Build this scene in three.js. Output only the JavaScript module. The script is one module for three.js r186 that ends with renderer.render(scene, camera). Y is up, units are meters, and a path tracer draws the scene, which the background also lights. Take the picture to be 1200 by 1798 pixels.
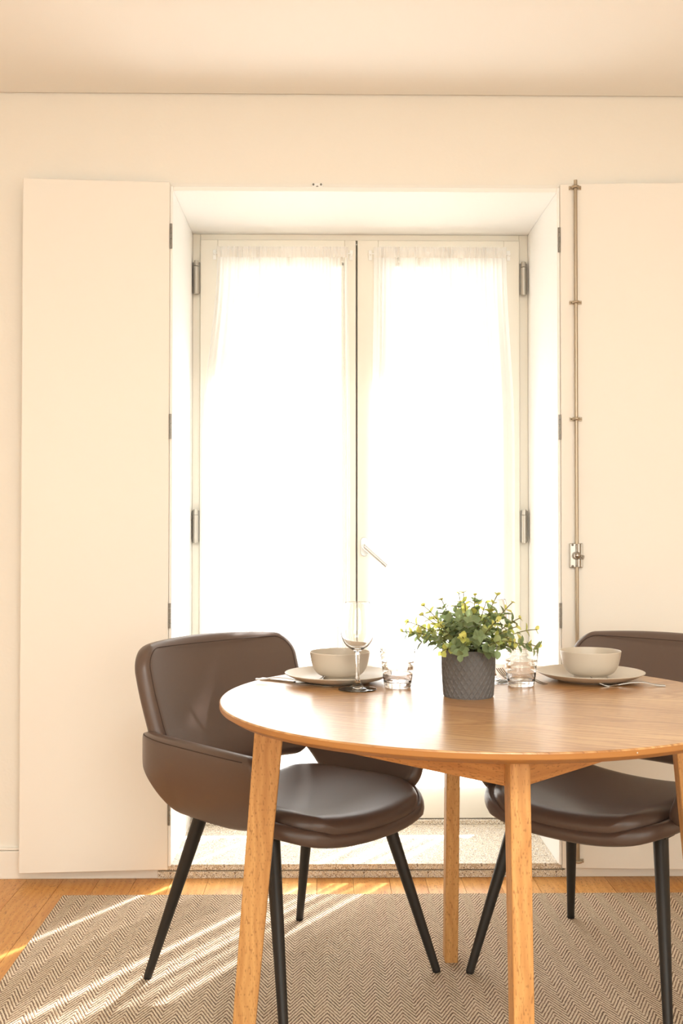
import * as THREE from 'three';
import { RoundedBoxGeometry } from 'three/addons/geometries/RoundedBoxGeometry.js';
import { mergeGeometries, mergeVertices } from 'three/addons/utils/BufferGeometryUtils.js';
import { RectAreaLightUniformsLib } from 'three/addons/lights/RectAreaLightUniformsLib.js';

// ---------------------------------------------------------------- camera, sky, sun, exposure
const scene = new THREE.Scene();
const renderer = new THREE.WebGLRenderer({ antialias: true });
renderer.toneMapping = THREE.LinearToneMapping;
renderer.toneMappingExposure = 0.91;
renderer.shadowMap.enabled = true;
RectAreaLightUniformsLib.init();

const camera = new THREE.PerspectiveCamera(2 * Math.atan(899 / 1791.65) * 180 / Math.PI, 1200 / 1798, 0.05, 200);
camera.rotation.order = 'YXZ';
camera.position.set(0, 1.0783, 0);
camera.rotation.set(0.01838, -0.01373, 0.0004);
scene.add(camera);

scene.background = new THREE.Color(0.80, 0.90, 1.0);
scene.backgroundIntensity = 1.5;

const SUN_DIR = new THREE.Vector3(0.567, 0.80, -0.823).normalize();   // towards the sun, behind the French door and to the right
const sun = new THREE.DirectionalLight(new THREE.Color(1.0, 0.98, 0.96), 30);
sun.position.copy(SUN_DIR).multiplyScalar(14).add(new THREE.Vector3(0.1, 1, -3));
sun.target.position.set(0.1, 1, -3);
sun.castShadow = true;
sun.shadow.mapSize.set(2048, 2048);
Object.assign(sun.shadow.camera, { left: -4, right: 4, top: 4, bottom: -4, near: 1, far: 40 });
sun.shadow.radius = 1.2;
scene.add(sun, sun.target);

const FILL_RADIANCE = 2.4, FILL_COLOR = new THREE.Color(0.96, 0.97, 0.90);  // for the added fill panels behind the camera

// ---------------------------------------------------------------- helpers
let seed = 7;
const rnd = () => { seed = (seed * 1664525 + 1013904223) >>> 0; return seed / 4294967296; };
const rr = (a, b) => a + (b - a) * rnd();
const clamp = (x, a = 0, b = 1) => Math.min(b, Math.max(a, x));
const sstep = (a, b, x) => { const t = clamp((x - a) / (b - a)); return t * t * (3 - 2 * t); };
const lerp = (a, b, t) => a + (b - a) * t;
const V = (x, y, z) => new THREE.Vector3(x, y, z);
const used = {};
function numbered(n) { const k = used[n] = (used[n] ?? -1) + 1; return k ? `${n}_${String(k).padStart(3, '0')}` : n; }
function add(o, parent) {
  if (parent) parent.add(o); else { o.name = numbered(o.name); scene.add(o); }
  return o;
}
function mesh(name, geo, mat, parent) { const m = new THREE.Mesh(geo, mat); m.name = name; return add(m, parent); }
function group(name, parent) { const g = new THREE.Group(); g.name = name; return add(g, parent); }
function tag(o, label, category, grp) { o.userData.label = label; o.userData.category = category; if (grp) o.userData.group = grp; return o; }
function struct(o, label) { o.userData.kind = 'structure'; if (label) o.userData.label = label; return o; }

// box between two corners, edges rounded by r, uv in metres (v runs along the grain axis)
function box(x0, y0, z0, x1, y1, z1, r = 0, grain = 'y') {
  const w = Math.abs(x1 - x0), h = Math.abs(y1 - y0), d = Math.abs(z1 - z0);
  const g = r > 0 ? new RoundedBoxGeometry(w, h, d, 2, Math.min(r, w / 2.01, h / 2.01, d / 2.01)) : new THREE.BoxGeometry(w, h, d);
  g.translate((x0 + x1) / 2, (y0 + y1) / 2, (z0 + z1) / 2);
  return metreUV(g, grain);
}
function metreUV(g, grain = 'y', ox = 0, oy = 0) {
  const p = g.attributes.position, n = g.attributes.normal, uv = new Float32Array(p.count * 2);
  for (let i = 0; i < p.count; i++) {
    const c = { x: p.getX(i), y: p.getY(i), z: p.getZ(i) }, a = { x: Math.abs(n.getX(i)), y: Math.abs(n.getY(i)), z: Math.abs(n.getZ(i)) };
    const main = a.x >= a.y && a.x >= a.z ? 'x' : a.y >= a.z ? 'y' : 'z';
    const rest = ['x', 'y', 'z'].filter((k) => k !== main);
    const along = rest.includes(grain) ? grain : rest[1], across = rest.find((k) => k !== along);
    uv[2 * i] = c[across] + ox; uv[2 * i + 1] = c[along] + oy;
  }
  g.setAttribute('uv', new THREE.BufferAttribute(uv, 2));
  return g;
}
function cyl(a, b, ra, rb, n = 20) {
  const d = b.clone().sub(a), g = new THREE.CylinderGeometry(rb, ra, d.length(), n, 1);
  g.translate(0, d.length() / 2, 0);
  g.applyQuaternion(new THREE.Quaternion().setFromUnitVectors(V(0, 1, 0), d.clone().normalize()));
  g.translate(a.x, a.y, a.z);
  return g;
}
function tube(pts, r, seg = 40, n = 8, closed = false) { return new THREE.TubeGeometry(new THREE.CatmullRomCurve3(pts, closed), seg, r, n, closed); }
function lathe(pts, n = 72) { return new THREE.LatheGeometry(pts.map(([r, y]) => new THREE.Vector2(Math.max(r, 0), y)), n); }
function merge(list) {
  return mergeGeometries(list.map((g) => { g = g.index ? g.toNonIndexed() : g; for (const k of Object.keys(g.attributes)) if (!['position', 'normal', 'uv'].includes(k)) g.deleteAttribute(k); return g; }));
}
// profile points smoothed by a spline
function smooth(pts, n = 60) { return new THREE.SplineCurve(pts.map(([x, y]) => new THREE.Vector2(x, y))).getPoints(n).map((p) => [p.x, p.y]); }

// an upholstered panel: a curved sheet map(a, b) with rounded corners, thickness t and rolled edges
function panel({ A, B, r, t, rho, map, nu = 44, nv = 32 }) {
  const nrm = (a, b) => {
    const e = 1e-4, p = map(a, b), du = map(a + e, b).sub(p), dv = map(a, b + e).sub(p);
    return du.cross(dv).normalize();
  };
  const half = (a, b, w) => { const d = Math.max(0, Math.min(w - Math.abs(a), B - Math.abs(b))); const k = 1 - Math.min(1, d / rho); return t / 2 * Math.sqrt(Math.max(0, 1 - k * k)); };
  const width = (b) => { const o = clamp((Math.abs(b) - (B - r)) / r); return A - r * (1 - Math.sqrt(Math.max(0, 1 - o * o))); };
  const space = (k) => { const s = k * 2 - 1; return Math.sign(s) * (1 - Math.pow(1 - Math.abs(s), 1.7)); };
  const pos = [], uv = [], idx = [];
  for (const side of [1, -1]) {
    const base = pos.length / 3;
    for (let j = 0; j <= nv; j++) for (let i = 0; i <= nu; i++) {
      const b = space(j / nv) * B, w = width(b), a = space(i / nu) * w;
      const p = map(a, b).addScaledVector(nrm(a, b), side * half(a, b, w));
      pos.push(p.x, p.y, p.z); uv.push(a, b);
    }
    for (let j = 0; j < nv; j++) for (let i = 0; i < nu; i++) {
      const q = base + j * (nu + 1) + i, s = q + nu + 1;
      if (side > 0) idx.push(q, q + 1, s, q + 1, s + 1, s); else idx.push(q, s, q + 1, q + 1, s, s + 1);
    }
  }
  let g = new THREE.BufferGeometry();
  g.setAttribute('position', new THREE.Float32BufferAttribute(pos, 3));
  g.setAttribute('uv', new THREE.Float32BufferAttribute(uv, 2));
  g.setIndex(idx);
  g = mergeVertices(g, 1e-5);
  g.computeVertexNormals();
  g.userData.at = (a, b, side = 1, lift = 0) => map(a, b).addScaledVector(nrm(a, b), side * (half(a, b, width(b)) + lift));
  g.userData.width = width;
  return g;
}

// ---------------------------------------------------------------- procedural textures
function hash(x, y, s) { let h = (x * 374761393 + y * 668265263 + s * 974634777) | 0; h = Math.imul(h ^ (h >>> 13), 1274126177); return ((h ^ (h >>> 16)) >>> 0) / 4294967296; }
function vnoise(x, y, px, py, s) {       // value noise, periodic in px, py cells
  const xi = Math.floor(x), yi = Math.floor(y), fx = x - xi, fy = y - yi, m = (a, n) => ((a % n) + n) % n;
  const sx = fx * fx * (3 - 2 * fx), sy = fy * fy * (3 - 2 * fy);
  const h = (a, b) => hash(m(a, px), m(b, py), s);
  return lerp(lerp(h(xi, yi), h(xi + 1, yi), sx), lerp(h(xi, yi + 1), h(xi + 1, yi + 1), sx), sy);
}
function texture(w, h, fn, srgb, rep) {
  const d = new Uint8Array(w * h * 4);
  for (let y = 0; y < h; y++) for (let x = 0; x < w; x++) {
    const c = fn(x / w, y / h, x, y), o = 4 * (y * w + x);
    if (typeof c === 'number') { d[o] = d[o + 1] = d[o + 2] = clamp(c) * 255; } else { d[o] = clamp(c[0] / 255) * 255; d[o + 1] = clamp(c[1] / 255) * 255; d[o + 2] = clamp(c[2] / 255) * 255; }
    d[o + 3] = 255;
  }
  const t = new THREE.DataTexture(d, w, h);
  t.wrapS = t.wrapT = THREE.RepeatWrapping; t.magFilter = THREE.LinearFilter; t.minFilter = THREE.LinearMipmapLinearFilter; t.generateMipmaps = true;
  if (srgb) t.colorSpace = THREE.SRGBColorSpace;
  if (rep) t.repeat.set(rep[0], rep[1]);
  t.needsUpdate = true;
  return t;
}
const mix3 = (a, b, t) => [lerp(a[0], b[0], t), lerp(a[1], b[1], t), lerp(a[2], b[2], t)];
// wood: u across the grain, v along it; one tile is `size` metres
function woodValue(u, v, s) {
  const warp = 0.05 * vnoise(u * 5, v * 2, 5, 2, s) + 0.03 * vnoise(u * 9, v * 5, 9, 5, s + 1);
  const broad = vnoise((u + warp) * 9, v * 1, 9, 1, s + 2), fine = vnoise(u * 90, v * 5, 90, 5, s + 3), pores = vnoise(u * 150, v * 40, 150, 40, s + 4);
  const rings = 0.5 + 0.5 * Math.sin((u + warp * 1.6) * Math.PI * 2 * 14);
  return { tone: 0.42 * broad + 0.25 * fine + 0.33 * rings, pore: pores > 0.70 ? (pores - 0.70) * 2.6 : 0 };
}
function woodMaps(light, dark, s, size, strength = 1, w = 512, pores = 0.8) {
  const color = texture(w, w, (u, v) => { const k = woodValue(u, v, s); const c = mix3(light, dark, clamp(k.tone * strength)); return mix3(c, [dark[0] * 0.72, dark[1] * 0.66, dark[2] * 0.6], clamp(k.pore * pores)); }, true, [1 / size, 1 / size]);
  const bump = texture(w, w, (u, v) => { const k = woodValue(u, v, s); return 0.75 - 0.25 * k.tone - 0.5 * k.pore; }, false, [1 / size, 1 / size]);
  return { map: color, bumpMap: bump };
}

// ---------------------------------------------------------------- materials
const std = (o) => new THREE.MeshStandardMaterial(o);
const phys = (o) => new THREE.MeshPhysicalMaterial(o);
const plasterBump = texture(256, 256, (u, v) => 0.5 * vnoise(u * 24, v * 24, 24, 24, 3) + 0.5 * vnoise(u * 90, v * 90, 90, 90, 4), false, [2, 2]);
const M = {
  wall: std({ color: 0xf4efe6, roughness: 0.9, bumpMap: plasterBump, bumpScale: 0.0004 }),
  ceiling: std({ color: 0xfaf8f4, roughness: 0.95 }),
  white: std({ color: 0xfbfaf7, roughness: 0.55 }),
  shutter: std({ color: 0xf5f0e8, roughness: 0.5 }),
  base: std({ color: 0xf5f0e8, roughness: 0.5 }),
  doorPaint: std({ color: 0xf1ece0, roughness: 0.45 }),
  chrome: std({ color: 0xb8b4ac, roughness: 0.32, metalness: 1 }),
  hinge: std({ color: 0x8d8a84, roughness: 0.4, metalness: 1 }),
  steel: std({ color: 0xa39d95, roughness: 0.25, metalness: 1 }),
  rod: std({ color: 0xb3a693, roughness: 0.35, metalness: 0.9 }),
  handle: std({ color: 0xcfd2d1, roughness: 0.35, metalness: 0.8 }),
  rubber: std({ color: 0x1b1918, roughness: 0.8 }),
  blackLeg: std({ color: 0x1d1a18, roughness: 0.45 }),
  pane: phys({ color: 0xffffff, transmission: 1, thickness: 0, roughness: 0, ior: 1.45 }),
  glass: phys({ color: 0xffffff, transmission: 1, thickness: 0.01, roughness: 0, ior: 1.5 }),
  ceramic: phys({ color: 0xcbbfaf, roughness: 0.38, clearcoat: 0.3, clearcoatRoughness: 0.25 }),
  soil: std({ color: 0x2c2119, roughness: 1 }),
  stem: std({ color: 0x6d6a3d, roughness: 0.8 }),
  terrace: std({ color: 0xbdb6a8, roughness: 0.9 }),
  house: std({ color: 0xe9e6e0, roughness: 0.9 }),
  houseWindow: std({ color: 0x8b98a8, roughness: 0.3 }),
  fillFrame: std({ color: 0xf2f0ec, roughness: 0.5 }),
  fillGlow: std({ color: 0x222222, emissive: FILL_COLOR, emissiveIntensity: 3 }),
};
const leatherBump = texture(512, 512, (u, v) => 0.55 * vnoise(u * 70, v * 70, 70, 70, 11) + 0.45 * vnoise(u * 150, v * 150, 150, 150, 12), false, [6, 6]);
M.leather = phys({ color: 0x5e4c43, roughness: 0.34, bumpMap: leatherBump, bumpScale: 0.00004 });
M.seam = std({ color: 0x3e2d25, roughness: 0.7 });
M.tableLeg = std({ ...woodMaps([226, 176, 112], [190, 134, 76], 21, 0.24), bumpScale: 0.0003, roughness: 0.5 });
M.apron = std({ ...woodMaps([216, 158, 94], [180, 120, 66], 25, 0.24), bumpScale: 0.0003, roughness: 0.5 });
M.leaf = [0x9db05c, 0xb2bc60, 0xc4c866, 0xd2d070, 0x86996a, 0xaab678].map((c) => phys({ color: c, roughness: 0.72, transmission: 0.45, thickness: 0, side: THREE.DoubleSide }));  // leaf tones from shaded green to sunlit yellow-green, put into the colour

// table veneer: oak leaves laid in a book-matched chevron, straight grain turned to either side of the middle line
M.tableTop = (() => {
  const N = 2048, S = 1.1;
  const grain = (u, v) => {
    const x = (u - 0.5) * S, z = (v - 0.5) * S, side = z > 0.02 ? 1 : -1;
    const ang = side * 0.42, c = Math.cos(ang), s = Math.sin(ang);
    const along = x * c + (z - 0.02) * s, across = -x * s + (z - 0.02) * c;
    const wave = 0.012 * vnoise(along * 4 + 50, across * 6 + 50, 4096, 4096, 31);
    return { along, across: across + wave, side };
  };
  const val = (u, v) => {
    const { along, across, side } = grain(u, v), s = side > 0 ? 40 : 60;
    const leaf = Math.floor((across + 5) / 0.13), f = (across + 5) / 0.13 - leaf;
    const flame = Math.abs(f - 0.5) * 2;
    const rings = 0.5 + 0.5 * Math.sin((Math.sqrt(flame * flame + 0.08) + along * 0.9 + 0.5 * vnoise(along * 7 + 90, across * 30 + 90, 4096, 4096, s)) * 26 + leaf * 2.1);
    const fine = vnoise(along * 30 + 90, across * 520 + 900, 8192, 8192, s + 1), pore = vnoise(along * 60 + 90, across * 900 + 900, 8192, 8192, s + 2);
    const broad = vnoise(along * 3 + 90, across * 12 + 90, 4096, 4096, s + 3);
    return { t: 0.42 * rings + 0.26 * fine + 0.32 * broad, p: pore > 0.72 ? (pore - 0.72) * 3 * (0.4 + rings) : 0 };
  };
  const map = texture(N, N, (u, v) => { const k = val(u, v); return mix3(mix3([216, 172, 118], [166, 114, 64], clamp(k.t * 1.15)), [120, 76, 38], clamp(k.p * 0.8)); }, true);
  const bump = texture(1024, 1024, (u, v) => { const k = val(u, v); return 0.8 - 0.2 * k.t - 0.55 * clamp(k.p); }, false);
  return phys({ map, bumpMap: bump, bumpScale: 0.00035, roughness: 0.32, clearcoat: 0.7, clearcoatRoughness: 0.24 });
})();
M.tableEdge = std({ ...woodMaps([180, 124, 66], [150, 98, 50], 27, 0.3, 0.6, 256, 0), roughness: 0.4, bumpScale: 0 });

// floor boards: four tones of one honey-coloured pine
M.boards = [0, 1, 2, 3].map((k) => {
  const d = [0, -10, 8, -18][k];
  return std({ ...woodMaps([238 + d, 184 + d, 112 + d], [212 + d, 146 + d, 76 + d], 70 + 7 * k, 0.36, 0.95), bumpScale: 0.0002, roughness: 0.36 });
});
M.boardJoint = std({ color: 0x5d3a1c, roughness: 0.9 });

// rug: flat-woven herringbone in beige and brown yarn
M.rug = (() => {
  const S = 0.336, cols = 12, p = 20, N = 1536;
  const weave = (u, v) => {
    const c = u * cols, col = Math.floor(c), f = c - col, s = col % 2 ? 1 : -1;
    const wob = 0.16 * (vnoise(u * 60, v * 60, 60, 60, 5) - 0.5);
    const ph = v * p + s * (f - 0.5) * 3.4 + wob;
    const strand = ph - Math.floor(ph), k = Math.sin(strand * Math.PI);
    const nub = 0.5 + 0.5 * Math.sin((v * p * 1.7 - s * f * 2.2 + Math.floor(ph) * 0.5) * Math.PI * 2);
    const id = hash(Math.floor(ph), col, 9);
    return { strand, k, nub, id, two: strand < 0.5 };
  };
  const map = texture(N, N, (u, v) => {
    const w = weave(u, v), n = vnoise(u * 300, v * 300, 300, 300, 6), m = vnoise(u * 120, v * 120, 120, 120, 8);
    const light = mix3([240, 224, 202], [214, 190, 160], clamp(n * 0.7 + (1 - w.nub) * 0.35)), dark = mix3([92, 70, 54], [176, 148, 120], clamp(n * 0.5 + w.nub * 0.4 + (w.id - 0.5) * 0.4));
    return mix3(light, dark, sstep(0.46, 0.64, w.strand + (m - 0.5) * 0.25) * (1 - sstep(0.9, 1.0, w.strand)));
  }, true, [1 / S, 1 / S]);
  const bump = texture(1024, 1024, (u, v) => { const w = weave(u, v); const q = (w.strand * 2) % 1; return 0.75 * Math.sin(q * Math.PI) * (0.6 + 0.4 * w.nub); }, false, [1 / S, 1 / S]);
  return std({ map, bumpMap: bump, bumpScale: 0.0022, roughness: 1 });
})();
// granite of the threshold
M.granite = (() => {
  const map = texture(512, 512, (u, v) => {
    const a = vnoise(u * 64, v * 64, 64, 64, 80), b = vnoise(u * 128, v * 128, 128, 128, 81), c = vnoise(u * 30, v * 30, 30, 30, 82);
    let k = mix3([246, 240, 230], [222, 206, 182], sstep(0.4, 0.7, a));
    k = mix3(k, [108, 86, 64], sstep(0.64, 0.74, b) * 0.85);
    return mix3(k, [236, 226, 206], sstep(0.6, 0.75, c) * 0.6);
  }, true, [1 / 0.2, 1 / 0.2]);
  return std({ map, roughness: 0.55 });
})();
// sheer voile: a loose weave whose threads thin out along some vertical lines
function voile(open) {
  const alpha = texture(1024, 4, (u) => {
    let a = 0.99 - 0.05 * vnoise(u * 90, 0.5, 90, 4, 33);
    for (const [c, w, d] of open) a -= d * Math.exp(-Math.pow((u - c) / w, 2));
    return clamp(a, 0.12, 1);
  }, false);
  return phys({ color: 0xfbfbfa, roughness: 1, transmission: 0.60, thickness: 0, ior: 1.2, specularIntensity: 0.2, alphaMap: alpha, transparent: true, side: THREE.DoubleSide });
}

// ---------------------------------------------------------------- the room
const ZW = -3.203, CEIL = 2.456, XL = -2.3, XR = 2.7, ZF = 1.9, ZD = -3.62;
const OX0 = -0.482, OX1 = 0.718, OY1 = 2.138;
// floor: boards laid along the depth of the room
{
  const f = struct(group('floor'), 'honey-coloured pine floorboards');
  mesh('joint_bed', box(XL, -0.12, ZW - 0.02, XR, -0.006, ZF), M.boardJoint, f);
  const W = 0.112;
  let row = 0;
  for (let x = -1.60; x < 1.75; x += W, row++) {
    let z = ZW;
    let end = z + rr(0.5, 1.9);
    while (z < ZF - 0.01) {
      const z1 = Math.min(end, ZF);
      const g = box(x + 0.0006, -0.014, z + 0.0005, x + W - 0.0006, 0, z1 - 0.0005, 0, 'z');
      metreUV(g, 'z', rr(0, 3), rr(0, 3));
      mesh('floor_board', g, M.boards[Math.floor(rnd() * 4)], f);
      z = z1; end = z + rr(1.3, 2.2);
    }
  }
  const rest = merge([box(XL, -0.014, ZW, -1.60, 0, ZF, 0, 'z'), box(-1.60 + W * row, -0.014, ZW, XR, 0, ZF, 0, 'z')]);
  mesh('floor_surround', rest, M.boards[0], f);
}
struct(mesh('ceiling', box(XL - 0.2, CEIL, ZW + 0.007, XR + 0.2, CEIL + 0.15, ZF + 0.2), M.ceiling), 'white plaster ceiling');
{
  const s = new THREE.Shape([[XL - 0.2, -0.12], [XR + 0.2, -0.12], [XR + 0.2, CEIL + 0.15], [XL - 0.2, CEIL + 0.15]].map((p) => new THREE.Vector2(...p)));
  s.holes.push(new THREE.Path([[OX0 - 0.009, 0.0], [OX0 - 0.009, OY1 + 0.015], [OX1 + 0.011, OY1 + 0.015], [OX1 + 0.011, 0.0]].map((p) => new THREE.Vector2(...p))));
  const g = new THREE.ExtrudeGeometry(s, { depth: 0.5, bevelEnabled: false });
  g.translate(0, 0, ZW - 0.5);
  struct(mesh('wall_back', g, M.wall), 'cream plaster wall around the French door');
}
struct(mesh('wall_left', box(XL - 0.2, -0.12, ZW, XL, CEIL + 0.15, ZF + 0.2), M.wall));
struct(mesh('wall_right', box(XR, -0.12, ZW, XR + 0.2, CEIL + 0.15, ZF + 0.2), M.wall));
struct(mesh('wall_front', box(XL - 0.2, -0.12, ZF, XR + 0.2, CEIL + 0.15, ZF + 0.2), M.wall));
function baseboard(name, x0, x1, label) {
  const g = struct(group(name), label);
  mesh('board', box(x0, 0, ZW - 0.002, x1, 0.086, ZW + 0.012, 0.002), M.base, g);
  mesh('cap', box(x0, 0.087, ZW - 0.002, x1, 0.096, ZW + 0.010, 0.003), M.base, g);
}
baseboard('baseboard_left', XL, -0.526, 'low cream baseboard left of the door');
baseboard('baseboard_right', 0.742, XR, 'low cream baseboard right of the door');

// white lining boards of the deep door reveal
{
  const t = struct(group('trim_1'), 'white lining boards of the deep door reveal');
  mesh('jamb_board', box(OX0 - 0.009, 0.044, ZW - 0.47, OX0, OY1 + 0.015, ZW + 0.036, 0.003), M.white, t);
  mesh('jamb_board', box(OX1, 0.044, ZW - 0.47, OX1 + 0.009, OY1 + 0.015, ZW + 0.036, 0.003), M.white, t);
  mesh('head_board', box(OX0 - 0.0005, OY1, ZW - 0.47, OX1 + 0.0005, OY1 + 0.015, ZW + 0.034, 0.003), M.white, t);
  const b = struct(mesh('trim_2', box(OX0 - 0.02, OY1 + 0.0165, ZW - 0.002, OX1 + 0.02, OY1 + 0.034, ZW + 0.006, 0.001), M.base), 'thin cream strip above the door opening');
  b.castShadow = true;
}
// stone threshold: worn granite slab over a wider lower course
{
  const t = struct(group('trim_3'), 'speckled granite threshold of the French door');
  mesh('upper_slab', box(-0.505, 0.026, ZD - 0.10, OX1 + 0.012, 0.044, ZW + 0.016, 0.002, 'x'), M.granite, t);
  mesh('lower_slab', box(-0.526, 0.0, ZD - 0.10, OX1 + 0.024, 0.0225, ZW + 0.014, 0.002, 'x'), M.granite, t);
  mesh('rear_strip', box(OX0, 0.044, ZD - 0.08, OX1, 0.059, ZD + 0.012, 0.002, 'x'), M.granite, t);
}
// door frame
{
  const f = struct(group('trim_4'), 'cream painted frame of the French door');
  mesh('frame_jamb', box(OX0, 0.059, ZD - 0.07, -0.4545, OY1, ZD - 0.012, 0.003), M.doorPaint, f);
  mesh('frame_jamb', box(0.6865, 0.059, ZD - 0.07, OX1, OY1, ZD - 0.012, 0.003), M.doorPaint, f);
  mesh('frame_head', box(-0.4545, 2.116, ZD - 0.07, 0.6865, OY1, ZD - 0.012, 0.003), M.doorPaint, f);
}
// the two leaves
function leaf(name, x0, x1, sl, sr, hingeX, label) {
  const d = struct(group(name), label);
  const zb = ZD - 0.052, y0 = 0.062, y1 = 2.1145, gy0 = 0.172, gy1 = 2.035;
  mesh('stile', box(x0, y0, zb, x0 + sl, y1, ZD, 0.003), M.doorPaint, d);
  mesh('stile', box(x1 - sr, y0, zb, x1, y1, ZD, 0.003), M.doorPaint, d);
  mesh('rail', box(x0 + sl, gy1, zb, x1 - sr, y1, ZD - 0.0005, 0.003), M.doorPaint, d);
  mesh('rail', box(x0 + sl, y0, zb, x1 - sr, gy0, ZD - 0.0005, 0.003), M.doorPaint, d);
  const bead = 0.012;
  for (const b of [box(x0 + sl, gy0, ZD - 0.02, x0 + sl + bead, gy1, ZD - 0.006, 0.003), box(x1 - sr - bead, gy0, ZD - 0.02, x1 - sr, gy1, ZD - 0.006, 0.003), box(x0 + sl, gy0, ZD - 0.02, x1 - sr, gy0 + bead, ZD - 0.006, 0.003), box(x0 + sl, gy1 - bead, ZD - 0.02, x1 - sr, gy1, ZD - 0.006, 0.003)]) mesh('glazing_bead', b, M.doorPaint, d);
  const pane = mesh('pane', new THREE.PlaneGeometry(x1 - sr - x0 - sl, gy1 - gy0), M.pane, d);
  pane.position.set((x0 + sl + x1 - sr) / 2, (gy0 + gy1) / 2, ZD - 0.026);
  for (const hy of [1.918, 1.035, 0.30]) {
    const h = group('hinge', d);
    mesh('knuckle', merge([cyl(V(hingeX, hy, ZD + 0.006), V(hingeX, hy + 0.098, ZD + 0.006), 0.0095, 0.0095), cyl(V(hingeX, hy + 0.1, ZD + 0.006), V(hingeX, hy + 0.119, ZD + 0.006), 0.0095, 0.008)]), M.chrome, h);
    mesh('wing', box(hingeX - 0.013, hy + 0.004, ZD - 0.004, hingeX + 0.013, hy + 0.115, ZD + 0.002, 0.002), M.hinge, h);
  }
  return d;
}
leaf('door_1', -0.4535, 0.1005, 0.062, 0.040, -0.467, 'left leaf of the glazed French door');
const leafR = leaf('door_2', 0.1065, 0.6855, 0.074, 0.056, 0.699, 'right leaf of the glazed French door, with the lever handle');
mesh('cover_strip', box(0.088, 0.062, ZD - 0.066, 0.120, 2.113, ZD - 0.053, 0.002), M.doorPaint, leafR);
{
  const h = group('handle', leafR);
  h.userData.label = 'satin grey lever handle';
  const c = new THREE.Shape(); c.absarc(0, 0.02, 0.0125, 0, Math.PI, false); c.absarc(0, -0.02, 0.0125, Math.PI, 2 * Math.PI, false);
  const pl = new THREE.ExtrudeGeometry(c, { depth: 0.007, bevelEnabled: true, bevelSize: 0.0015, bevelThickness: 0.0015, bevelSegments: 2 });
  pl.translate(0.131, 1.022, ZD);
  mesh('rose', pl, M.handle, h);
  mesh('lever', merge([cyl(V(0.131, 1.022, ZD), V(0.131, 1.022, ZD + 0.05), 0.008, 0.008), new THREE.SphereGeometry(0.0098, 16, 12).translate(0.131, 1.022, ZD + 0.05), cyl(V(0.131, 1.022, ZD + 0.05), V(0.207, 0.954, ZD + 0.052), 0.0098, 0.0088)]), M.handle, h);
}
// sheer curtains gathered on a thin wire across each leaf
function curtain(x0, x1, flareL, flareR, open, label, s0) {
  const c = tag(group('sheer_curtain'), label, 'curtain', 'sheer curtains on the French door');
  const yT = 2.046, yB = 0.178, nx = 300, ny = 30, z0 = ZD + 0.024;
  seed = s0;
  const wide = Array.from({ length: 9 }, () => [rr(5, 14), rr(0, 6.28), rr(0.4, 1)]), tight = Array.from({ length: 10 }, () => [rr(22, 46), rr(0, 6.28), rr(0.4, 1)]);
  const sum = (l, s) => l.reduce((a, [f, p, k]) => a + k * Math.sin(s * f * 6.283 + p), 0) / l.length;
  const at = (s, t) => {
    const fl = sstep(0, 0.35, t);
    const fold = lerp(0.006 * sum(tight, s) * 2, 0.020 * sum(wide, s) * 2 + 0.004 * sum(tight, s) * 2, sstep(0, 0.25, t));
    const x = lerp(x0 - flareL * fl, x1 + flareR * fl, s) + 0.003 * sum(wide, s + 0.13) * fl;
    return V(x, lerp(yT, yB, t), z0 + fold + 0.008 * fl);
  };
  const grid = (nx, ny, fn) => {
    const g = new THREE.PlaneGeometry(1, 1, nx, ny), p = g.attributes.position, uv = g.attributes.uv;
    for (let i = 0; i < p.count; i++) { const q = fn(uv.getX(i), 1 - uv.getY(i)); p.setXYZ(i, q.x, q.y, q.z); }
    g.computeVertexNormals(); return g;
  };
  const xr = (x) => (x - (x0 - flareL)) / (x1 + flareR - x0 + flareL);
  mesh('cloth', grid(nx, ny, at), voile(open.map(([x, w, d]) => [xr(x), w, d])), c);
  const head = grid(nx, 6, (s, t) => { const q = at(s, 0); return V(q.x, lerp(2.084, yT, t), z0 + 0.008 * Math.sin(t * Math.PI) + (q.z - z0) * (1 + 0.6 * Math.abs(t - 0.5))); });
  mesh('header', head, headCloth, c);
  const y = 2.060;
  mesh('wire', cyl(V(x0 - 0.012, y, z0), V(x1 + 0.012, y, z0), 0.002, 0.002, 10), M.white, c);
  for (const x of [x0 - 0.012, x1 + 0.012]) mesh('hook', merge([box(x - 0.006, y - 0.018, ZD + 0.0005, x + 0.006, y + 0.018, ZD + 0.004, 0.001), cyl(V(x, y, ZD), V(x, y, z0 + 0.005), 0.003, 0.003, 10)]), M.white, c);
}
const headCloth = phys({ color: 0xf6f3ee, roughness: 1, transmission: 0.25, thickness: 0, side: THREE.DoubleSide });
curtain(-0.390, 0.072, 0.050, 0.008, [[-0.155, 0.020, 0.55], [0.028, 0.030, 0.40], [0.058, 0.022, 0.75], [-0.30, 0.02, 0.3]], 'sheer white curtain on the left door leaf', 101);
curtain(0.164, 0.634, 0.008, 0.026, [[0.247, 0.024, 0.7], [0.327, 0.024, 0.6], [0.36, 0.02, 0.4], [0.485, 0.02, 0.4], [0.42, 0.02, 0.2]], 'sheer white curtain on the right door leaf, beside the lever handle', 211);

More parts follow.
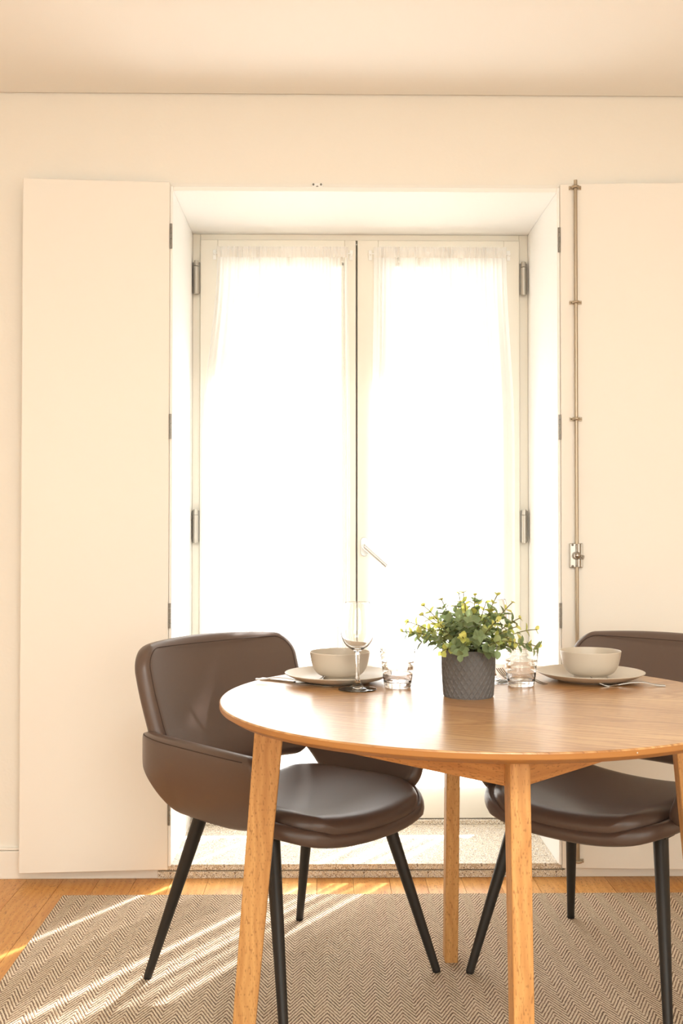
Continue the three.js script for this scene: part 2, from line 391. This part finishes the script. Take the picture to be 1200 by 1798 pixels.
// ---------------------------------------------------------------- inner shutters folded back against the wall
function shutterHinges(parent, x, ys) {
  for (const y of ys) {
    const h = group('hinge', parent);
    mesh('knuckle', merge([0, 1, 2, 3, 4].map((k) => cyl(V(x, y + k * 0.0156, 0.031), V(x, y + k * 0.0156 + 0.0146, 0.031), 0.0042, 0.0042, 12))), M.hinge, h);
  }
}
{
  const s = tag(group('window_shutter'), 'plain cream wooden shutter folded open against the wall left of the door', 'shutter');
  s.position.set(-0.4928, 0, ZW + 0.008); s.rotation.y = 0.066;
  mesh('panel', box(-0.450, 0.034, 0.002, -0.0004, 2.165, 0.030, 0.004), M.shutter, s);
  shutterHinges(s, 0.003, [1.956, 1.363, 0.777, 0.172]);
}
{
  const s = tag(group('window_shutter'), 'plain cream wooden shutter with a metal bolt rod, right of the door', 'shutter');
  s.position.set(0.7286, 0, ZW + 0.008); s.rotation.y = -0.05;
  mesh('panel', box(0.0004, 0.034, 0.002, 0.450, 2.165, 0.030, 0.004), M.shutter, s);
  shutterHinges(s, -0.003, [1.949, 1.363, 0.777, 0.172]);
  const b = group('bolt_rod', s); b.userData.label = 'tall bronze-grey espagnolette bolt';
  const x = 0.0465, z = 0.040;
  mesh('rod', cyl(V(x, 0.06, z), V(x, 2.172, z), 0.0056, 0.0056, 16), M.rod, b);
  for (const y of [2.150, 1.790, 1.426, 0.06]) {
    const g = [box(x - 0.019, y - 0.006, 0.030, x + 0.019, y + 0.006, 0.034, 0.001), tube([V(x - 0.009, y, 0.032), V(x - 0.008, y, 0.044), V(x, y, 0.049), V(x + 0.008, y, 0.044), V(x + 0.009, y, 0.032)], 0.0045, 24, 8)];
    for (const k of [-1, 1]) g.push(new THREE.SphereGeometry(0.0035, 10, 8).translate(x + k * 0.0155, y, 0.035));
    mesh('guide', merge(g), M.rod, b);
  }
  const lk = group('lock', b);
  mesh('case', box(x - 0.022, 0.964, 0.030, x + 0.018, 1.040, 0.044, 0.003), M.chrome, lk);
  mesh('knob', merge([cyl(V(x + 0.004, 0.967, 0.046), V(x + 0.004, 1.038, 0.046), 0.009, 0.009, 16), new THREE.SphereGeometry(0.012, 16, 12).translate(x - 0.002, 1.002, 0.056), cyl(V(x - 0.002, 1.002, 0.05), V(x + 0.016, 0.996, 0.062), 0.006, 0.007, 12)]), M.steel, lk);
  for (const y of [0.969, 1.035]) mesh('screw', new THREE.SphereGeometry(0.0036, 10, 8).translate(x - 0.014, y, 0.0445), M.hinge, lk);
}
{
  const p = tag(group('strike_plate'), 'small metal strike plate above the door opening', 'strike plate');
  mesh('plate', box(-0.050, OY1 + 0.017, ZW + 0.0065, -0.016, OY1 + 0.033, ZW + 0.013, 0.001), M.white, p);
  for (const x of [-0.045, -0.021]) mesh('screw', new THREE.SphereGeometry(0.0035, 10, 8).translate(x, OY1 + 0.029, ZW + 0.0135), M.hinge, p);
  mesh('socket', cyl(V(-0.033, OY1 + 0.021, ZW + 0.011), V(-0.033, OY1 + 0.021, ZW + 0.0145), 0.004, 0.004, 12), M.hinge, p);
}

// ---------------------------------------------------------------- rug
{
  const g = box(-0.778, 0.0005, -3.028, 1.82, 0.0085, -0.35, 0.003, 'z');
  tag(mesh('rug', g, M.rug), 'beige and brown herringbone woven rug under the dining table', 'rug');
}
const RUG = 0.0085;

// ---------------------------------------------------------------- dining table
const TX = 0.308, TZ = -2.084, TT = 0.74, TR = 0.525;
{
  const t = tag(group('dining_table'), 'round oak dining table with four splayed legs', 'table');
  t.position.set(TX, 0, TZ);
  const disc = lathe([[TR, 0.7372], [TR - 0.0004, 0.7388], [TR - 0.0014, 0.7397], [TR - 0.003, TT], [TR * 0.6, TT], [0, TT]], 160);
  { const p = disc.attributes.position, uv = disc.attributes.uv; for (let i = 0; i < p.count; i++) uv.setXY(i, p.getX(i) / 1.1 + 0.5, p.getZ(i) / 1.1 + 0.5); }
  mesh('tabletop', disc, M.tableTop, t);
  const e = lathe([[0, 0.7175], [TR - 0.026, 0.7175], [TR - 0.014, 0.7195], [TR - 0.0035, 0.7265], [TR - 0.0005, 0.728], [TR, 0.7295], [TR, 0.7372]], 160);
  { const p = e.attributes.position, uv = e.attributes.uv; for (let i = 0; i < p.count; i++) uv.setXY(i, p.getY(i) - 0.6 * Math.hypot(p.getX(i), p.getZ(i)), Math.atan2(p.getZ(i), p.getX(i)) * TR); }
  mesh('table_edge', e, M.tableEdge, t);
  // legs: 32 mm boards, wide in the radial direction, tapering and leaning outwards
  for (let k = 0; k < 4; k++) {
    const s = new THREE.Shape([[0.393, 0.716], [0.452, 0.716], [0.504, 0], [0.459, 0]].map((p) => new THREE.Vector2(...p)));
    const g = new THREE.ExtrudeGeometry(s, { depth: 0.027, bevelEnabled: true, bevelSize: 0.003, bevelThickness: 0.003, bevelSegments: 2, bevelOffset: -0.003 });
    g.translate(0, 0, -0.0135);
    metreUV(g, 'y', k * 0.31, k * 0.17);
    const m = mesh('leg', g, M.tableLeg, t);
    m.position.y = RUG; m.scale.y = (0.7175 - RUG) / 0.716; m.rotation.y = k * Math.PI / 2;
  }
  // straight aprons from leg to leg
  const a = 0.412;
  for (let k = 0; k < 4; k++) {
    const p0 = k * Math.PI / 2 + 0.0, len = a * Math.SQRT2 - 0.03;
    const g = box(-len / 2, 0.660, -0.010, len / 2, 0.7172, 0.010, 0.002, 'x');
    metreUV(g, 'x', k * 0.2, k * 0.4);
    const m = mesh('apron', g, M.apron, t);
    const mid = p0 + Math.PI / 4;
    m.position.set(Math.cos(mid) * a / Math.SQRT2, 0, Math.sin(mid) * a / Math.SQRT2);
    m.rotation.y = Math.PI / 2 - mid;
  }
  for (const an of [70.5, 56]) { const q = an * Math.PI / 180; mesh('edge_pin', new THREE.SphereGeometry(0.0017, 10, 8).translate(Math.cos(q) * (TR - 0.001), 0.7325, Math.sin(q) * (TR - 0.001)), M.ceramic, t); }
}

// ---------------------------------------------------------------- armchairs
function makeChair() {
  const c = group('armchair');
  const FR = (a) => 1 - Math.pow(Math.abs(a) / 0.285, 2);
  // tray under the cushion, rising at the sides
  const tray = panel({ A: 0.258, B: 0.213, r: 0.12, t: 0.034, rho: 0.018, map: (a, b) => V(a, 0.400 + 0.045 * Math.pow(Math.abs(a) / 0.258, 3) - 0.010 * sstep(-0.1, 0.2, b) * FR(a), -(b) + 0.016 + 0.062 * FR(a) * sstep(-0.25, 0.22, -b)) });
  mesh('seat_shell', tray, M.leather, c);
  const cush = panel({ A: 0.222, B: 0.207, r: 0.10, t: 0.052, rho: 0.034, nu: 50, nv: 40, map: (a, b) => V(a, 0.416 + 0.022 * Math.pow(a / 0.222, 2) + 0.010 * sstep(-0.2, 0.1, -b) - 0.010 * sstep(0.10, 0.24, -b), -b + 0.012 + 0.066 * FR(a) * sstep(-0.25, 0.22, -b)) });
  const cu = mesh('seat_cushion', cush, M.leather, c);
  // arms: broad bands that come up from the tray, run back and turn in behind the sitter
  for (const s of [1, -1]) {
    const plan = new THREE.CatmullRomCurve3([V(0.232 * s, 0, -0.262), V(0.262 * s, 0, -0.205), V(0.278 * s, 0, -0.12), V(0.284 * s, 0, 0), V(0.278 * s, 0, 0.10), V(0.266 * s, 0, 0.190)]);
    const A = plan.getLength() / 2;
    const map = (a, b) => {
      const u = clamp((a + A) / (2 * A)), p = plan.getPointAt(u);
      const bot = lerp(0.505, 0.418, sstep(0.0, 0.36, u)) + 0.012 * sstep(0.7, 1, u), top = 0.588 + 0.008 * Math.sin(u * Math.PI);
      const v = (b + 0.09) / 0.18, tuck = 0.045 * Math.pow(1 - v, 3) * sstep(0.05, 0.4, u);
      return V(p.x - s * tuck, lerp(bot, top, v), p.z - 0.02 * (1 - v) * sstep(0.8, 1, u) * 0);
    };
    const g = panel({ A, B: 0.09, r: 0.05, t: 0.040, rho: 0.020, map: s > 0 ? map : (a, b) => map(-a, b), nu: 56, nv: 26 });
    const arm = mesh('armrest', g, M.leather, c);
    const pts = [];
    for (let k = 0; k <= 30; k++) { const a = lerp(-A + 0.01, A - 0.045, k / 30); pts.push(g.userData.at(s > 0 ? a : -a, 0.078, 1, 0.0002)); }
    mesh('seam', tube(pts, 0.0013, 60, 6), M.seam, arm);
    const pts2 = pts.map((_, k) => { const a = lerp(-A + 0.01, A - 0.045, k / 30); return g.userData.at(s > 0 ? a : -a, 0.078, -1, 0.0002); });
    mesh('seam', tube(pts2, 0.0013, 60, 6), M.seam, arm);
  }
  // backrest: curved round the sitter, leaning back, narrower towards the seat
  const Bb = 0.163;
  const bmap = (a, b) => {
    const v = (b + Bb) / (2 * Bb), x = a * lerp(0.93, 1, sstep(0, 0.75, v));
    return V(x, 0.634 + b - 0.012 * Math.pow(Math.abs(a) / 0.26, 2) * v, -0.292 + 0.85 * a * a - 0.05 * (v - 0.5) * 2 + 0.012 * sstep(0.6, 1, 1 - v));
  };
  const bg = panel({ A: 0.262, B: Bb, r: 0.062, t: 0.046, rho: 0.024, map: bmap, nu: 56, nv: 40 });
  const back = mesh('backrest', bg, M.leather, c);
  for (const side of [1, -1]) {
    const pts = [], ins = 0.016;
    for (let k = 0; k <= 20; k++) { const b = lerp(-Bb + 0.05, Bb - 0.062, k / 20); pts.push([-(bg.userData.width(b) - ins), b]); }
    for (let k = 1; k <= 10; k++) { const q = k / 10 * Math.PI / 2; pts.push([-(0.262 - 0.062) - Math.cos(q) * (0.062 - ins), Bb - 0.062 + Math.sin(q) * (0.062 - ins)]); }
    const L = pts.map(([a, b]) => bg.userData.at(a, b, side, 0.0002)), R = pts.map(([a, b]) => bg.userData.at(-a, b, side, 0.0002)).reverse();
    mesh('seam', tube([...L, ...R], 0.0013, 160, 6), M.seam, back);
  }
  // four tapering steel legs
  for (const [sx, sz] of [[-1, 1], [1, 1], [-1, -1], [1, -1]]) {
    const l = mesh('leg', cyl(V(0.2525 * sx, 0.004, 0.239 * sz), V(0.18 * sx, 0.412, 0.12 * sz), 0.0098, 0.0175, 24), M.blackLeg, c);
    const cap = mesh('foot_cap', cyl(V(0.2528 * sx, 0, 0.2395 * sz), V(0.2518 * sx, 0.006, 0.238 * sz), 0.0092, 0.0104, 20), M.rubber, l);
    { const q = cap.geometry.attributes.position; for (let i = 0; i < q.count; i++) q.setY(i, Math.max(0, q.getY(i))); }
    mesh('leg_mount', box(0.18 * sx - 0.024, 0.392, 0.12 * sz - 0.024, 0.18 * sx + 0.024, 0.398, 0.12 * sz + 0.024, 0.002), M.blackLeg, l);
  }
  return c;
}
const chairA = makeChair();
chairA.position.set(-0.082, RUG, -2.4785); chairA.rotation.y = 45.6 * Math.PI / 180;
tag(chairA, 'brown leather armchair with black legs left of the table, in front of the left shutter', 'chair', 'leather armchairs at the dining table');
const chairB = chairA.clone(); chairB.name = numbered('armchair'); scene.add(chairB);
chairB.position.set(0.693, RUG, -2.4845); chairB.rotation.y = -43.4 * Math.PI / 180;
tag(chairB, 'brown leather armchair behind the table at the right edge, in front of the right shutter', 'chair', 'leather armchairs at the dining table');

// ---------------------------------------------------------------- tableware
function plate(x, z, label) {
  const p = smooth([[0.0, 0.0065], [0.05, 0.0065], [0.078, 0.0078], [0.096, 0.0118], [0.110, 0.0172], [0.1185, 0.0205]], 40);
  const out = [[0, 0.002], [0.064, 0.002], [0.066, 0], [0.070, 0], [0.072, 0.0025], [0.086, 0.0050], [0.100, 0.0090], [0.112, 0.0148], [0.1205, 0.0192], [0.1208, 0.0207], [0.1196, 0.0212], ...p.reverse()];
  const m = mesh('plate', lathe(out, 96), M.ceramic);
  m.position.set(x, TT, z);
  return tag(m, label, 'plate', 'stoneware plates on the table');
}
function bowl(x, z, label) {
  const outer = smooth([[0.0372, 0.0050], [0.050, 0.0115], [0.0595, 0.0240], [0.0645, 0.0400], [0.0680, 0.0600]], 40), inner = smooth([[0.0660, 0.0600], [0.0622, 0.0400], [0.057, 0.0250], [0.046, 0.0130], [0.025, 0.0085], [0, 0.0078]], 40);
  const m = mesh('bowl', lathe([[0, 0.002], [0.033, 0.002], [0.0345, 0], [0.0372, 0], [0.0375, 0.004], ...outer, [0.0676, 0.0609], [0.0666, 0.0609], ...inner], 96), M.ceramic);
  m.position.set(x, TT + 0.0066, z);
  return tag(m, label, 'bowl', 'stoneware bowls on the plates');
}
plate(0.025, -2.299, 'beige stoneware plate beside the wine glass, under the left bowl');
plate(0.596, -2.311, 'beige stoneware plate at the right of the table, under the right bowl');
bowl(0.028, -2.300, 'beige bowl on the left plate, behind the wine glass');
bowl(0.597, -2.312, 'beige bowl on the right plate, beside the right armchair');

function wineGlass(x, z, label) {
  const g = tag(group('wine_glass'), label, 'wine glass', 'stemmed wine glasses on the table');
  g.position.set(x, TT + 0.0004, z);
  const out = smooth([[0.0050, 0.070], [0.0062, 0.0795], [0.0125, 0.0850], [0.0240, 0.0935], [0.0325, 0.107], [0.0356, 0.122], [0.0346, 0.143], [0.0310, 0.165], [0.0272, 0.185]], 60);
  const inn = smooth([[0.0262, 0.185], [0.0300, 0.165], [0.0336, 0.143], [0.0346, 0.122], [0.0315, 0.108], [0.0230, 0.0955], [0.0120, 0.0885], [0, 0.0868]], 60);
  const stem = smooth([[0.0405, 0.0022], [0.036, 0.0030], [0.024, 0.0050], [0.013, 0.0085], [0.0075, 0.0155], [0.0048, 0.024], [0.0040, 0.040], [0.0042, 0.058], [0.0050, 0.070]], 48);
  mesh('glass_body', lathe([[0, 0.0012], [0.030, 0.0008], [0.038, 0], [0.040, 0], [0.0412, 0.0008], ...stem, ...out.slice(1), [0.0267, 0.1855], ...inn], 80), M.glass, g);
}
wineGlass(0.064, -2.178, 'tall wine glass in front of the left bowl');
wineGlass(0.372, -2.285, 'wine glass half hidden behind the potted plant');

function tumbler(x, z, label) {
  const out = [], H = 0.083;
  for (let k = 0; k <= 90; k++) { const t = k / 90, y = 0.003 + t * (H - 0.003); out.push([lerp(0.0290, 0.0385, t) + 0.0007 * Math.pow(Math.abs(Math.sin((t * 6.0) * Math.PI)), 0.6) * sstep(0.08, 0.18, t) * (1 - sstep(0.9, 0.96, t)), y]); }
  const inn = [[0.0372, H], [0.0358, H * 0.7], [0.0330, H * 0.4], [0.0290, 0.016], [0.024, 0.0115], [0.0, 0.0105]];
  const m = mesh('tumbler', lathe([[0, 0.0012], [0.022, 0.0010], [0.025, 0], [0.0280, 0.0004], ...out, [0.0382, H + 0.0006], [0.0375, H + 0.0006], ...smooth(inn, 40)], 72), M.glass);
  m.position.set(x, TT + 0.0004, z);
  tag(m, label, 'tumbler', 'ribbed glass tumblers on the table');
}
tumbler(0.152, -2.209, 'ribbed glass tumbler between the wine glass and the potted plant');
tumbler(0.423, -2.230, 'ribbed glass tumbler between the potted plant and the right plate');

// cutlery: strips of steel swept along +x with a width, thickness and height of their own
function strip(rows) {
  const pos = [], idx = [];
  rows.forEach(([x, y, z, w, t]) => { for (const [sy, sz] of [[1, -1], [1, 1], [-1, 1], [-1, -1]]) pos.push(x, y + sy * t / 2, z + sz * w / 2); });
  for (let i = 0; i + 1 < rows.length; i++) for (let k = 0; k < 4; k++) { const a = i * 4 + k, b = i * 4 + (k + 1) % 4; idx.push(a, b, a + 4, b, b + 4, a + 4); }
  const e = (rows.length - 1) * 4; idx.push(0, 2, 1, 0, 3, 2, e, e + 1, e + 2, e, e + 2, e + 3);
  const g = new THREE.BufferGeometry(); g.setAttribute('position', new THREE.Float32BufferAttribute(pos, 3)); g.setIndex(idx);
  const n = g.toNonIndexed(); n.computeVertexNormals(); return n;
}
function fork(x, z, turn, label, lift = 0) {
  const g = tag(group('fork'), label, 'fork');
  g.position.set(x, TT, z); g.rotation.y = turn;
  const hy = (s) => 0.0016 + lift * (1 - s) + 0.007 * Math.sin(Math.PI * clamp(s, 0, 1) * 0.92) * sstep(0, 0.5, s);
  const rows = []; for (let k = 0; k <= 24; k++) { const s = k / 24; rows.push([s * 0.098, hy(s), 0, lerp(0.0115, 0.0052, sstep(0, 0.75, s)), 0.0024]); }
  mesh('handle', strip(rows), M.steel, g);
  const y0 = hy(1), cy = (u) => lerp(y0, 0.0012, sstep(0, 0.42, u)) + 0.017 * Math.pow(clamp((u - 0.4) / 0.6), 1.7);
  const hr = []; for (let k = 0; k <= 12; k++) { const u = k / 12 * 0.55; hr.push([0.098 + u * 0.060, cy(u), 0, lerp(0.0052, 0.0215, sstep(0, 0.42, u)), 0.0020]); }
  const head = [strip(hr)];
  for (let i = 0; i < 4; i++) { const tr = []; for (let k = 0; k <= 10; k++) { const u = 0.54 + k / 10 * 0.46; tr.push([0.098 + u * 0.060, cy(u), (i - 1.5) * 0.0058, lerp(0.0036, 0.0020, k / 10), 0.0018]); } head.push(strip(tr)); }
  mesh('head', merge(head.map((q) => { q.deleteAttribute('uv'); return q; })), M.steel, g);
}
fork(-0.160, -2.286, -0.06, 'steel fork at the left rim of the table, beside the left plate', 0.006);
fork(0.734, -2.214, Math.PI - 0.10, 'steel fork in front of the right plate', 0.001);
fork(0.479, -2.238, Math.PI - 1.05, 'steel fork behind the tumbler right of the plant', 0.001);
{
  const g = tag(group('knife'), 'steel table knife lying under the fork beside the left plate', 'knife');
  g.position.set(-0.150, TT, -2.330); g.rotation.y = -0.62;
  const hr = [], br = [];
  for (let k = 0; k <= 10; k++) hr.push([k / 10 * 0.095, 0.0022, 0, lerp(0.011, 0.0085, k / 10), 0.0038]);
  for (let k = 0; k <= 12; k++) { const s = k / 12; br.push([0.095 + s * 0.105, 0.0014, 0, lerp(0.0085, 0.016, sstep(0, 0.2, s)) * (1 - 0.75 * sstep(0.75, 1, s)), 0.0012]); }
  mesh('handle', strip(hr), M.steel, g); mesh('blade', strip(br), M.steel, g);
}

// ---------------------------------------------------------------- potted plant
{
  const p = tag(group('potted_plant'), 'bushy green leafy plant in a grey quilted pot in the middle of the table', 'plant');
  p.position.set(0.289, TT, -2.093);
  const H = 0.096, nu = 288, nv = 96, pos = [], idx = [];
  const R = (t) => lerp(0.0495, 0.0535, Math.sin(clamp(t * 1.15) * Math.PI / 2)) - 0.001 * sstep(0.8, 1, t);
  for (let j = 0; j <= nv; j++) for (let i = 0; i < nu; i++) {
    const t = j / nv, th = i / nu * Math.PI * 2, u = th * 28 / (2 * Math.PI), v = t * 5.2;
    const d1 = Math.abs(((u + v) % 1) - 0.5) * 2, d2 = Math.abs((((u - v) % 1) + 1) % 1 - 0.5) * 2;
    const ridge = Math.max(sstep(0.66, 0.9, d1), sstep(0.66, 0.9, d2)) * sstep(0.0, 0.04, t) * (1 - sstep(0.955, 0.97, t)), rim = sstep(0.965, 0.975, t);
    const r = R(t) + 0.0017 * ridge + 0.0008 * rim;
    pos.push(Math.cos(th) * r, t * H, Math.sin(th) * r);
  }
  for (let j = 0; j < nv; j++) for (let i = 0; i < nu; i++) { const a = j * nu + i, b = j * nu + (i + 1) % nu; idx.push(a, a + nu, b, b, a + nu, b + nu); }
  const g = new THREE.BufferGeometry(); g.setAttribute('position', new THREE.Float32BufferAttribute(pos, 3)); g.setIndex(idx); g.computeVertexNormals();
  const inside = lathe([[0, 0], [0.049, 0], [0.0495, 0.0005]], 96), rimG = lathe([[0.0533, H], [0.0528, H + 0.0006], [0.0505, H + 0.0006], [0.0500, H], [0.0495, 0.03]], 96);
  const potMat = std({ color: 0x666260, roughness: 0.85 });
  g.deleteAttribute('uv'); for (const q of [inside, rimG]) q.deleteAttribute('uv');
  const pot = mesh('pot', mergeGeometries([g.toNonIndexed(), inside.toNonIndexed(), rimG.toNonIndexed()]), potMat, p);
  mesh('soil', lathe([[0.0497, 0.082], [0.03, 0.086], [0, 0.088]], 48), M.soil, pot);

  // one leaf: roundish, folded along its midrib and curling
  const leafGeo = (w, l, fold, curl) => {
    const q = new THREE.PlaneGeometry(1, 1, 4, 5), a = q.attributes.position;
    for (let i = 0; i < a.count; i++) {
      const s = a.getX(i) * 2, t = a.getY(i) + 0.5, half = w / 2 * Math.pow(Math.sin(Math.PI * Math.pow(clamp(t * 0.985 + 0.01), 0.85)), 0.6);
      a.setXYZ(i, s * half, t * l, fold * Math.abs(s) * half + curl * l * t * t);
    }
    q.computeVertexNormals(); return q;
  };
  const leafShapes = [leafGeo(0.0145, 0.0165, 0.35, -0.12), leafGeo(0.0120, 0.0150, 0.5, 0.1), leafGeo(0.0160, 0.0170, 0.25, -0.2), leafGeo(0.0100, 0.0145, 0.6, 0.0)];
  const stemCurve = (az, tilt, len, r0) => {
    const d = V(Math.cos(az), 0, Math.sin(az)), a = V(d.x * r0, 0.085, d.z * r0);
    const m = a.clone().addScaledVector(d, len * 0.42 * Math.sin(tilt)).add(V(0, len * (0.30 + 0.25 * Math.cos(tilt)), 0));
    const e = a.clone().addScaledVector(d, len * Math.sin(tilt) * 1.0).add(V(0, len * Math.cos(tilt), 0));
    return new THREE.QuadraticBezierCurve3(a, m, e);
  };
  const placeLeaf = (o, c, t, k, az, size) => {
    const q = c.getPoint(t), d = c.getTangent(t), side = V(Math.cos(az), rr(-0.2, 0.3), Math.sin(az)).cross(d).normalize();
    if (k) side.negate();
    const dir = side.multiplyScalar(rr(0.75, 1.1)).addScaledVector(d, rr(0.35, 0.8)).normalize();
    const up = d.clone().addScaledVector(V(0, 1, 0), 0.6).normalize(), x = dir.clone().cross(up).normalize(), z = x.clone().cross(dir);
    o.matrixAutoUpdate = true;
    o.quaternion.setFromRotationMatrix(new THREE.Matrix4().makeBasis(x, dir, z));
    o.position.copy(q); o.scale.setScalar(size); return o;
  };
  seed = 4242;
  const N = 30;
  for (let s = 0; s < N; s++) {
    const az = s * 2.39996 + rr(-0.25, 0.25), ring = s / N, tilt = lerp(0.12, 1.42, Math.pow(ring, 0.75)) + rr(-0.08, 0.08);
    const len = lerp(0.130, 0.106, ring) * rr(0.84, 1.14), c = stemCurve(az, tilt, len, lerp(0.008, 0.040, ring));
    const st = mesh('stem', new THREE.TubeGeometry(c, 10, 0.0010, 5), M.stem, p);
    for (let n = 0; n < 5; n++) {
      const t = lerp(0.34, 0.97, n / 4);
      for (let k = 0; k < 2; k++) {
        const litTone = clamp(t * 1.15 - 0.25 + rr(-0.3, 0.3));  // leaves towards the tips are painted yellower, as if sunlit
        const m = litTone > 0.72 ? M.leaf[3] : litTone > 0.48 ? M.leaf[2] : litTone > 0.28 ? M.leaf[1] : M.leaf[rnd() < 0.5 ? 0 : 5];
        const l = mesh('leaf', leafShapes[Math.floor(rnd() * 4)], m, st);
        placeLeaf(l, c, t, k, az + n * 1.57 + rr(-0.4, 0.4), rr(0.78, 1.15) * (t > 0.9 ? 0.72 : t > 0.7 ? 0.88 : 1));
      }
    }
  }
  // the dense heart of the plant, its darker green standing for shade
  const inner = [];
  for (let s = 0; s < 44; s++) {
    const az = s * 2.39996 + 1, ring = rnd(), c = stemCurve(az, lerp(0.1, 1.45, ring), rr(0.055, 0.108), 0.008 + 0.036 * ring);
    for (let n = 0; n < 6; n++) for (let k = 0; k < 2; k++) {
      const o = placeLeaf(new THREE.Object3D(), c, lerp(0.25, 0.98, n / 5), k, az + n * 1.57, rr(0.8, 1.35)); o.updateMatrix();
      inner.push(leafShapes[Math.floor(rnd() * 4)].clone().applyMatrix4(o.matrix));
    }
  }
  const heart = mesh('inner_foliage', merge(inner), M.leaf[4], p); heart.userData.kind = 'stuff'; heart.userData.label = 'dark green leaves deep in the plant';
}

// ---------------------------------------------------------------- outside: unseen sunlit terrace bouncing light indoors, and the house across
struct(mesh('terrace', box(-9, -0.2, -16, 10, -0.02, ZW - 0.5), M.terrace), 'pale sunlit terrace outside the door');
{
  const h = tag(group('neighbouring_house'), 'pale house outside, dimly seen through the right curtain', 'house');
  mesh('house_wall', box(1.0, -0.02, -13, 7, 3.6, -9.4), M.house, h);
  mesh('window_pane', box(1.30, 0.75, -9.42, 1.72, 2.10, -9.36, 0.005), M.houseWindow, h);
  mesh('window_bar', box(1.28, 1.35, -9.40, 1.74, 1.40, -9.33, 0.004), M.white, h);
}

struct(mesh('unseen_overhang', box(-2.2, 2.36, -4.36, 2.6, 2.52, ZW - 0.5), M.house), 'balcony slab over the door outside');  // out of view, placed to keep the sun off the curtain tops

// ---------------------------------------------------------------- fill light panels added behind the camera to brighten the room
for (const [x, where] of [[-1.05, 'left'], [1.35, 'right']]) {
  const l = tag(group('added_wall_panel'), `square warm white wall light panel behind the camera, ${where} one of the pair`, 'wall light', 'wall light panels');
  l.position.set(x, 1.45, ZF);
  const s = 0.75;
  mesh('frame', merge([box(-s - 0.03, -s - 0.03, -0.035, s + 0.03, -s, 0), box(-s - 0.03, s, -0.035, s + 0.03, s + 0.03, 0), box(-s - 0.03, -s, -0.035, -s, s, 0), box(s, -s, -0.035, s + 0.03, s, 0)]), M.fillFrame, l);
  mesh('diffuser', box(-s, -s, -0.028, s, s, -0.012), M.fillGlow, l);
  const a = new THREE.RectAreaLight(FILL_COLOR, FILL_RADIANCE, 2 * s - 0.02, 2 * s - 0.02);
  a.position.set(0, 0, -0.031); l.add(a);
}

{
  const l = tag(group('added_ceiling_panel'), 'square warm white ceiling light panel above and behind the camera', 'ceiling light');  // added as fill to brighten rug, floor and table
  l.position.set(0.3, CEIL, 0.35);
  const s = 0.6;
  mesh('frame', merge([box(-s - 0.03, -0.035, -s - 0.03, s + 0.03, 0, -s), box(-s - 0.03, -0.035, s, s + 0.03, 0, s + 0.03), box(-s - 0.03, -0.035, -s, -s, 0, s), box(s, -0.035, -s, s + 0.03, 0, s)]), M.fillFrame, l);
  mesh('diffuser', box(-s, -0.028, -s, s, -0.012, s), M.fillGlow, l);
  const a = new THREE.RectAreaLight(FILL_COLOR, FILL_RADIANCE * 5.6, 2 * s - 0.02, 2 * s - 0.02);
  a.position.set(0, -0.031, 0); a.rotation.x = -Math.PI / 2; l.add(a);
}

scene.traverse((o) => { if (o.isMesh) { o.castShadow = true; o.receiveShadow = true; } });
renderer.render(scene, camera);
